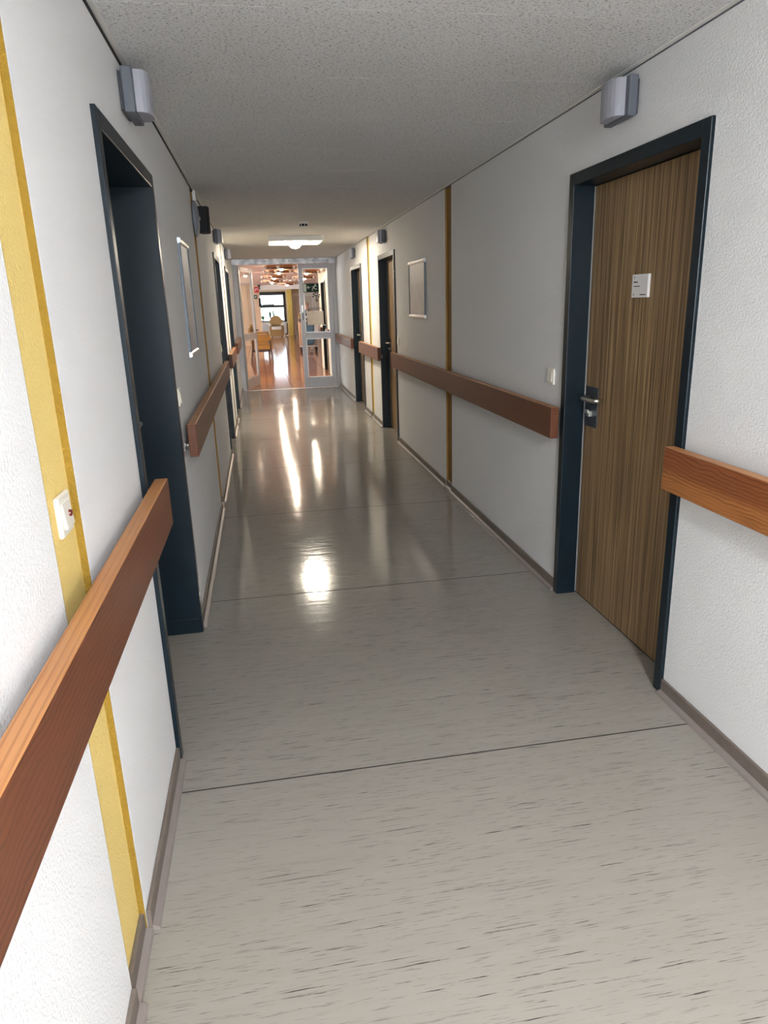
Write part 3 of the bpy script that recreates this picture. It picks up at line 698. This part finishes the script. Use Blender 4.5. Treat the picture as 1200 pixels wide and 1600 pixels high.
# ---- hall: ring lamps
def ring_lamp():
    r = empty('ring_lamp')
    MB().lathe([(.05, 0), (.05, -.02)], (0, 0, 0), 16).build('ceiling_rose', M_copper, r); MB().tube([(0, 0, -.02), (0, 0, -.10)], .010, 8).build('stem', M_darkcopper, r)
    def hoop(rad, z0, z1, m, t=.008, nm='hoop'):
        n = 32; v = []; f = []
        for rr, z in ((rad, z0), (rad, z1), (rad - t, z1), (rad - t, z0)):
            for j in range(n): v.append((rr * math.cos(2 * PI * j / n), rr * math.sin(2 * PI * j / n), z))
        for k in range(4):
            for j in range(n): f.append((k * n + j, k * n + (j + 1) % n, ((k + 1) % 4) * n + (j + 1) % n, ((k + 1) % 4) * n + j))
        MB().quadmesh(v, f).build(nm, m, r, smooth=False)
    hoop(.30, -.125, -.075, M_copper); hoop(.215, -.15, -.10, M_darkcopper); hoop(.31, -.135, -.125, M_darkcopper, .02, 'rim')
    for i in range(4):
        q = PI * i / 4; MB().tube([(-.30 * math.cos(q), -.30 * math.sin(q), -.105), (.30 * math.cos(q), .30 * math.sin(q), -.105)], .007, 6).build('spoke', M_darkcopper, r)
    for i in range(6):
        q = PI / 3 * i + .3; x, y = .31 * math.cos(q), .31 * math.sin(q)
        MB().lathe([(.012, -.15), (.03, -.12), (.034, -.095)], (x, y, 0), 10).build('cup', M_ivory, r)
    MB().ball((0, 0, -.135), .042, 14).build('bulb', M_bulb, r, smooth=True)
    return r
rl = ring_lamp(); first = True
for x, y, lab in ((.50, 14.15, 'copper ring lamp nearest behind the door header'), (.50, 15.75, 'copper ring lamp second in the left ceiling row'), (.47, 18.7, 'copper ring lamp third in the left ceiling row'), (.48, 21.9, 'copper ring lamp fourth in the left ceiling row'),
                  (1.12, 16.3, 'copper ring lamp nearest in the right ceiling row'), (1.28, 19.5, 'copper ring lamp over the laundry trolley aisle'), (1.05, 25.0, 'farthest copper ring lamp before the lintel'), (-1.5, 16.0, 'added unseen copper ring lamp in the wider left part of the hall'), (-1.5, 20.5, 'added unseen copper ring lamp above the seating side of the hall'), (-1.5, 25.0, 'added unseen copper ring lamp before the tan cross wall')):  # the lamps left of the aisle are unseen, added to brighten the hall
    o = rl if first else copy_tree(rl); first = False
    o.location = (x, y, ZC - (.0)); tag(o, lab, 'ceiling light', 'copper ring lamps in the hall')

# ---- hall: upholstered armchairs facing the aisle
def armchair():
    r = empty('armchair')
    MB().box(-.29, .27, -.27, .27, .36, .48).build('seat', M_uphol, r, .03, seg=3)
    o = MB().prism([(-.30, .44), (-.20, .44), (-.30, .92), (-.38, .90)], 'y', -.26, .26).build('backrest', M_uphol, r, .025, seg=3)
    for s in (-1, 1):
        MB().box(-.20, .24, s * .30 - .035, s * .30 + .035, .60, .65).build('armrest', M_uphol, r, .02, seg=3)
        MB().tube([(.25, s * .29, 0), (.21, s * .29, .36), (.20, s * .30, .61)], .02, 8, radii=[.014, .022, .020]).build('front_leg', M_chairwood, r)
        MB().tube([(-.36, s * .27, 0), (-.28, s * .27, .40), (-.27, s * .30, .61)], .02, 8, radii=[.014, .022, .020]).build('rear_leg', M_chairwood, r)
        MB().box(-.28, .22, s * .28 - .012, s * .28 + .012, .30, .365).build('side_rail', M_chairwood, r, .004)
    return r
ac = armchair(); first = True
for y, lab in ((20.25, 'ochre upholstered armchair nearest in the hall row'), (21.5, 'second ochre armchair in the hall row'), (22.75, 'third ochre armchair in the hall row'), (25.3, 'farthest ochre armchair in the hall row')):
    o = ac if first else copy_tree(ac); first = False
    o.location = (.07, y, 0); tag(o, lab, 'armchair', 'ochre armchairs along the hall')
r = empty('side_table', (.05, 24.0, 0)); tag(r, 'small dark wooden side table between hall armchairs', 'table')
MB().box(-.25, .25, -.25, .25, .56, .60).build('table_top', M_chairwood, r, .006)
for a in (-.21, .21):
    for b in (-.21, .21): MB().box(a - .02, a + .02, b - .02, b + .02, 0, .56).build('leg', M_chairwood, r, .003)
MB().box(-.2, .2, -.2, .2, .44, .56).build('apron', M_chairwood, r, .004)

# ---- hall: wicker armchair by the window
r = empty('wicker_chair', (.86, 36.6, 0)); tag(r, 'rattan armchair with white cushion before the far window', 'armchair')
MB().box(-.26, .26, -.28, .24, .05, .38).build('base_skirt', M_wicker, r, .03, seg=3)
pts = [(-.31, .36)] + [(.31 * math.cos(q), .70 + .34 * math.sin(q)) for q in [PI - PI * i / 14 for i in range(15)]] + [(.31, .36)]
MB().prism(pts, 'y', .20, .28).build('backrest', M_wicker, r, .02, seg=3)
for s in (-1, 1):
    a = MB().box(s * .25, s * .36, -.28, .24, .06, .57).build('arm', M_wicker, r, .035, seg=3)
    MB().box(s * .245, s * .365, -.30, .22, .56, .64).build('arm_pad', M_cushion, a, .02, seg=3)
MB().box(-.245, .245, -.33, .20, .37, .52).build('cushion', M_cushion, r, .035, seg=3)
for a in (-.25, .25):
    for b in (-.24, .22): MB().tube([(a, b, 0), (a, b, .07)], .018, 8).build('leg', M_chairwood, r)

# ---- radiator
r = empty('radiator', (.80, HYB - .03, 0)); tag(r, 'white slatted radiator under the far window', 'radiator')
MB().box(-.62, .62, .0, .02, .12, .60).build('back_plate', M_radiator, r); MB().box(-.64, .64, -.06, .03, .60, .625).build('top_grille', M_radiator, r)
f0 = None
for i in range(16):
    x = -.60 + i * .08
    if f0 is None: f0 = MB().box(-.018, .018, -.06, 0, .12, .60).build('fin', M_radiator, r, .006); f0.location = (x, 0, 0)
    else: link_copy(f0, r, (x, 0, 0))
for x in (-.5, .5): MB().box(x - .02, x + .02, -.05, .0, 0, .12).build('foot', M_radiator, r)

# ---- plants on the sill
def plant(x, y, z0, h, n, spread, m, label, group='plants by the far window', lw=.03):
    r = empty('potted_plant', (x, y, z0)); tag(r, label, 'plant', group)
    MB().lathe([(.055, 0), (.075, .11), (.068, .11), (.06, .095)], (0, 0, 0), 14).build('pot', M_pot, r)
    for i in range(n):
        a = random.uniform(0, 2 * PI); t = random.uniform(.5, 1); hh = h * random.uniform(.6, 1); sp = spread * t
        p0 = Vector((0, 0, .1)); p1 = Vector((math.cos(a) * sp * .4, math.sin(a) * sp * .4, .1 + hh * .6)); p2 = Vector((math.cos(a) * sp, math.sin(a) * sp, .1 + hh))
        d = Vector((-math.sin(a), math.cos(a), 0)); v = []
        for p, wd_ in ((p0, .006), (p0.lerp(p1, .6), lw * .7), (p1, lw), (p1.lerp(p2, .6), lw * .7), (p2, .003)): v += [p - d * wd_, p + d * wd_]
        nrm = Vector((math.cos(a), math.sin(a), .3)) * .002; k = len(v); v2 = [q + nrm for q in v]
        f = [(2 * j, 2 * j + 1, 2 * j + 3, 2 * j + 2) for j in range(4)] + [(k + 2 * j, k + 2 * j + 2, k + 2 * j + 3, k + 2 * j + 1) for j in range(4)]
        f += [(2 * j, 2 * j + 2, k + 2 * j + 2, k + 2 * j) for j in range(4)] + [(2 * j + 1, k + 2 * j + 1, k + 2 * j + 3, 2 * j + 3) for j in range(4)]
        MB().quadmesh(v + v2, f).build('leaf', m, r)
ZS = WZ0 - .01
plant(.24, HYB - .08, ZS, .26, 12, .14, M_leaf, 'bushy green plant at the left end of the window sill', lw=.045)
plant(.62, HYB - .08, ZS, .50, 9, .10, M_leafdark, 'tall slender plant on the sill behind the rattan chair')
plant(.80, HYB - .08, ZS, .58, 6, .10, M_leaf, 'taller sparse plant right of the slender sill plant', lw=.02)
plant(1.22, HYB - .08, ZS, .30, 6, .16, M_leafdark, 'small thin-leaved plant near the right window edge', lw=.012)
r = empty('hanging_plant', (.55, HYB + .02, 1.53)); tag(r, 'dark trailing plant along the window transom', 'plant')
MB().box(-.30, .30, -.05, .05, -.01, .05).build('trough', M_frame, r, .006)
for i in range(26):
    x = random.uniform(-.38, .34); z = random.uniform(-.10, .09); s_ = random.uniform(.025, .05); y = random.uniform(-.11, -.06)
    MB().quadmesh([(x - s_, y, z), (x, y - .02, z - s_ * .5), (x + s_, y, z), (x, y - .01, z + s_ * .6), (x, y + .012, z)], [(0, 1, 3), (1, 2, 3), (0, 4, 1), (1, 4, 2), (0, 3, 4), (3, 2, 4)]).build('leaf', M_leaf if i % 4 == 0 else M_leafdark, r)

# ---- black fittings on the cross wall corner
r = empty('ceiling_camera', (.13, HY1 - .06, ZC)); tag(r, 'black camera bracket under the hall ceiling beside the red sign', 'camera')
MB().box(-.05, .05, -.05, .05, -.05, 0).build('mount', M_black, r, .005); MB().tube([(0, 0, -.04), (.02, 0, -.17)], .02, 8).build('arm', M_black, r)
r = empty('wall_loudspeaker', (.125, HY1 + .0, 1.66)); tag(r, 'black box fixed to the tan wall corner before the window', 'speaker')
MB().box(-.05, .03, -.09, -.002, -.13, .15).build('cabinet', M_black, r, .01); MB().box(-.06, .06, -.10, -.02, -.17, -.10).build('lower_housing', M_black, r, .01)

# ---- laundry trolley
r = empty('laundry_trolley', (1.60, 24.0, 0)); tag(r, 'beech laundry trolley with blue bag on black castors', 'trolley')
MB().box(-.29, .29, -.02, .58, .16, .20).build('base_frame', M_alu, r, .006)
MB().box(-.29, -.19, .0, .56, .20, .93).build('side_panel', M_trolwood, r, .006)
MB().box(-.30, -.18, -.01, .57, .93, .96).build('top_board', M_trolwood, r, .004)
MB().box(-.29, -.19, .02, .30, .96, 1.06).build('towel_stack', M_chairwood, r, .015); MB().box(-.285, -.195, .02, .28, 1.06, 1.17).build('carton', M_wicker, r, .006); MB().box(-.285, -.195, .02, .28, 1.17, 1.24).build('folded_linen', M_uphol, r, .015)
bagp = [(-.17, .90), (-.17, .30), (-.13, .22), (.14, .24), (.20, .34), (.20, .90)]
MB().prism(bagp, 'y', .02, .5).build('laundry_bag', M_blue, r, .04, seg=3)
MB().box(-.18, .21, .0, .52, .88, .92).build('bag_rim', M_charcoal, r, .008)
MB().tube([(.24, .02, .20), (.24, .02, .98), (.24, .52, .98), (.24, .52, .20)], .013, 8).build('tube_frame', M_alu, r, smooth=True)
MB().box(.20, .33, .05, .42, .62, .90).build('side_bin', M_hallwhite, r, .01)
c0 = None
for x, y in ((-.25, .03), (.25, .03), (-.25, .53), (.25, .53)):
    c = empty('castor', (x, y, 0)); c.parent = r
    MB().lathe([(.06, -.018), (.065, -.012), (.065, .012), (.06, .018)], (0, 0, .065), 16, 'x').build('wheel', M_black, c); MB().prism([(-.02, .06), (.02, .06), (.03, .16), (-.03, .16)], 'x', -.028, .028).build('fork', M_charcoal, c)

# ---- person behind the trolley
def person(loc, rz):
    r = empty('person', loc, rz); tag(r, 'person in dark patterned tunic pushing the laundry trolley', 'person')
    pts = {}; 
    J = [('pelvis', (0, 0, .86), (.15, .11)), ('waist', (0, 0, 1.0), (.135, .10)), ('chest', (0, -.01, 1.17), (.16, .115)), ('sh', (0, 0, 1.29), (.12, .085)), ('neck', (0, -.01, 1.355), (.05, .05)), ('jaw', (0, -.03, 1.41), (.062, .072)), ('head', (0, -.025, 1.50), (.078, .095)), ('crown', (0, -.015, 1.565), (.05, .06)),
         ('hl', (-.09, 0, .80), (.095, .10)), ('kl', (-.10, -.02, .45), (.06, .065)), ('al', (-.10, .03, .09), (.04, .045)), ('tl', (-.11, -.12, .04), (.04, .03)),
         ('hr', (.09, 0, .80), (.095, .10)), ('kr', (.10, .0, .45), (.06, .065)), ('ar', (.10, .06, .09), (.04, .045)), ('tr', (.11, -.09, .04), (.04, .03)),
         ('sl', (-.18, 0, 1.27), (.055, .055)), ('el', (-.23, -.05, 1.02), (.042, .042)), ('wl', (-.20, -.28, .97), (.028, .028)), ('pl', (-.195, -.35, .965), (.035, .018)),
         ('sr', (.18, 0, 1.27), (.055, .055)), ('er', (.23, -.05, 1.02), (.042, .042)), ('wr', (.20, -.28, .97), (.028, .028)), ('pr', (.195, -.35, .965), (.035, .018))]
    E_ = [('pelvis', 'waist'), ('waist', 'chest'), ('chest', 'sh'), ('sh', 'neck'), ('neck', 'jaw'), ('jaw', 'head'), ('head', 'crown'), ('pelvis', 'hl'), ('hl', 'kl'), ('kl', 'al'), ('al', 'tl'), ('pelvis', 'hr'), ('hr', 'kr'), ('kr', 'ar'), ('ar', 'tr'), ('sh', 'sl'), ('sl', 'el'), ('el', 'wl'), ('wl', 'pl'), ('sh', 'sr'), ('sr', 'er'), ('er', 'wr'), ('wr', 'pr')]
    for side, wn_ in ((-1, 'pl'), (1, 'pr')):
        bx_ = side * .195
        for k in range(4):
            x = bx_ + (k - 1.5) * .017; L_ = [.055, .065, .06, .045][k]
            J += [('f%s%da' % (wn_, k), (x, -.375, .962), (.008, .008)), ('f%s%db' % (wn_, k), (x, -.375 - L_ * .6, .955), (.008, .008)), ('f%s%dc' % (wn_, k), (x, -.375 - L_ * .7, .925), (.007, .007))]
            E_ += [(wn_, 'f%s%da' % (wn_, k)), ('f%s%da' % (wn_, k), 'f%s%db' % (wn_, k)), ('f%s%db' % (wn_, k), 'f%s%dc' % (wn_, k))]
        J += [('t%sa' % wn_, (bx_ - side * .045, -.36, .95), (.009, .009)), ('t%sb' % wn_, (bx_ - side * .05, -.40, .935), (.008, .008))]; E_ += [(wn_, 't%sa' % wn_), ('t%sa' % wn_, 't%sb' % wn_)]
    idx = {j[0]: i for i, j in enumerate(J)}
    me = bpy.data.meshes.new('body'); me.from_pydata([j[1] for j in J], [(idx[a], idx[b]) for a, b in E_], [])
    me.materials.append(M_skin); o = bpy.data.objects.new('body', me); C.objects.link(o); o.parent = r
    sk = o.modifiers.new('skin', 'SKIN'); sk.use_smooth_shade = True
    if not me.skin_vertices: 
        pass
    sv = me.skin_vertices[0].data if me.skin_vertices else None
    if sv is None:
        bm = bmesh.new(); bm.from_mesh(me); bm.verts.layers.skin.verify(); bm.to_mesh(me); bm.free(); sv = me.skin_vertices[0].data
    for i, j in enumerate(J): sv[i].radius = j[2]; sv[i].use_root = (i == 0)
    ss = o.modifiers.new('sub', 'SUBSURF'); ss.levels = 1; ss.render_levels = 2
    # clothes follow the body: tunic, trousers, shoes
    def ring(z, rx, ry, yo=0): return [(rx * math.cos(2 * PI * i / 20), yo + ry * math.sin(2 * PI * i / 20), z) for i in range(20)]
    def loft(rings, name, m):
        v = [p for g in rings for p in g]; n = 20
        f = [(k * n + i, k * n + (i + 1) % n, (k + 1) * n + (i + 1) % n, (k + 1) * n + i) for k in range(len(rings) - 1) for i in range(n)]
        return MB().quadmesh(v, f).build(name, m, r, smooth=True)
    loft([ring(.72, .20, .15), ring(.86, .19, .145), ring(1.0, .172, .13), ring(1.15, .195, .15), ring(1.26, .19, .125), ring(1.325, .10, .085, -.005), ring(1.345, .07, .07, -.01)], 'tunic', M_tunic)
    for s in (-1, 1):
        MB().tube([(s * .17, 0, 1.285), (s * .20, -.02, 1.18), (s * .225, -.045, 1.05)], .07, 12, radii=[.072, .070, .064]).build('sleeve', M_tunic, r, smooth=True)
        MB().tube([(s * .09, 0, .84), (s * .10, -.005 - (.015 if s < 0 else 0), .45), (s * .10, .03 + (.03 if s > 0 else 0), .10)], .1, 12, radii=[.112, .085, .07]).build('trouser_leg', M_blue, r, smooth=True)
        MB().ball((s * .11, -.05 + (.03 if s > 0 else 0), .045), .05, 12, .95, 2.5, .9).build('shoe', M_signwhite, r, smooth=True)
    # face and hair
    for s in (-1, 1): MB().ball((s * .033, -.108, 1.49), .011, 8).build('eye', M_ink, r)
    MB().prism([(-.118, 1.49), (-.142, 1.455), (-.112, 1.447)], 'x', -.012, .012).build('nose', M_skin, r, .004); MB().box(-.024, .024, -.112, -.100, 1.425, 1.432).build('mouth', M_signred, r, .002)
    for s in (-1, 1): MB().ball((s * .082, -.015, 1.475), .028, 8, .4, .7, 1.1).build('ear', M_skin, r)
    mb = MB().ball((0, .005, 1.525), .105, 16, .92, 1.02, .80)
    mb.build('hair', M_hair, r, smooth=True)
person((1.645, 25.05, 0), .25)
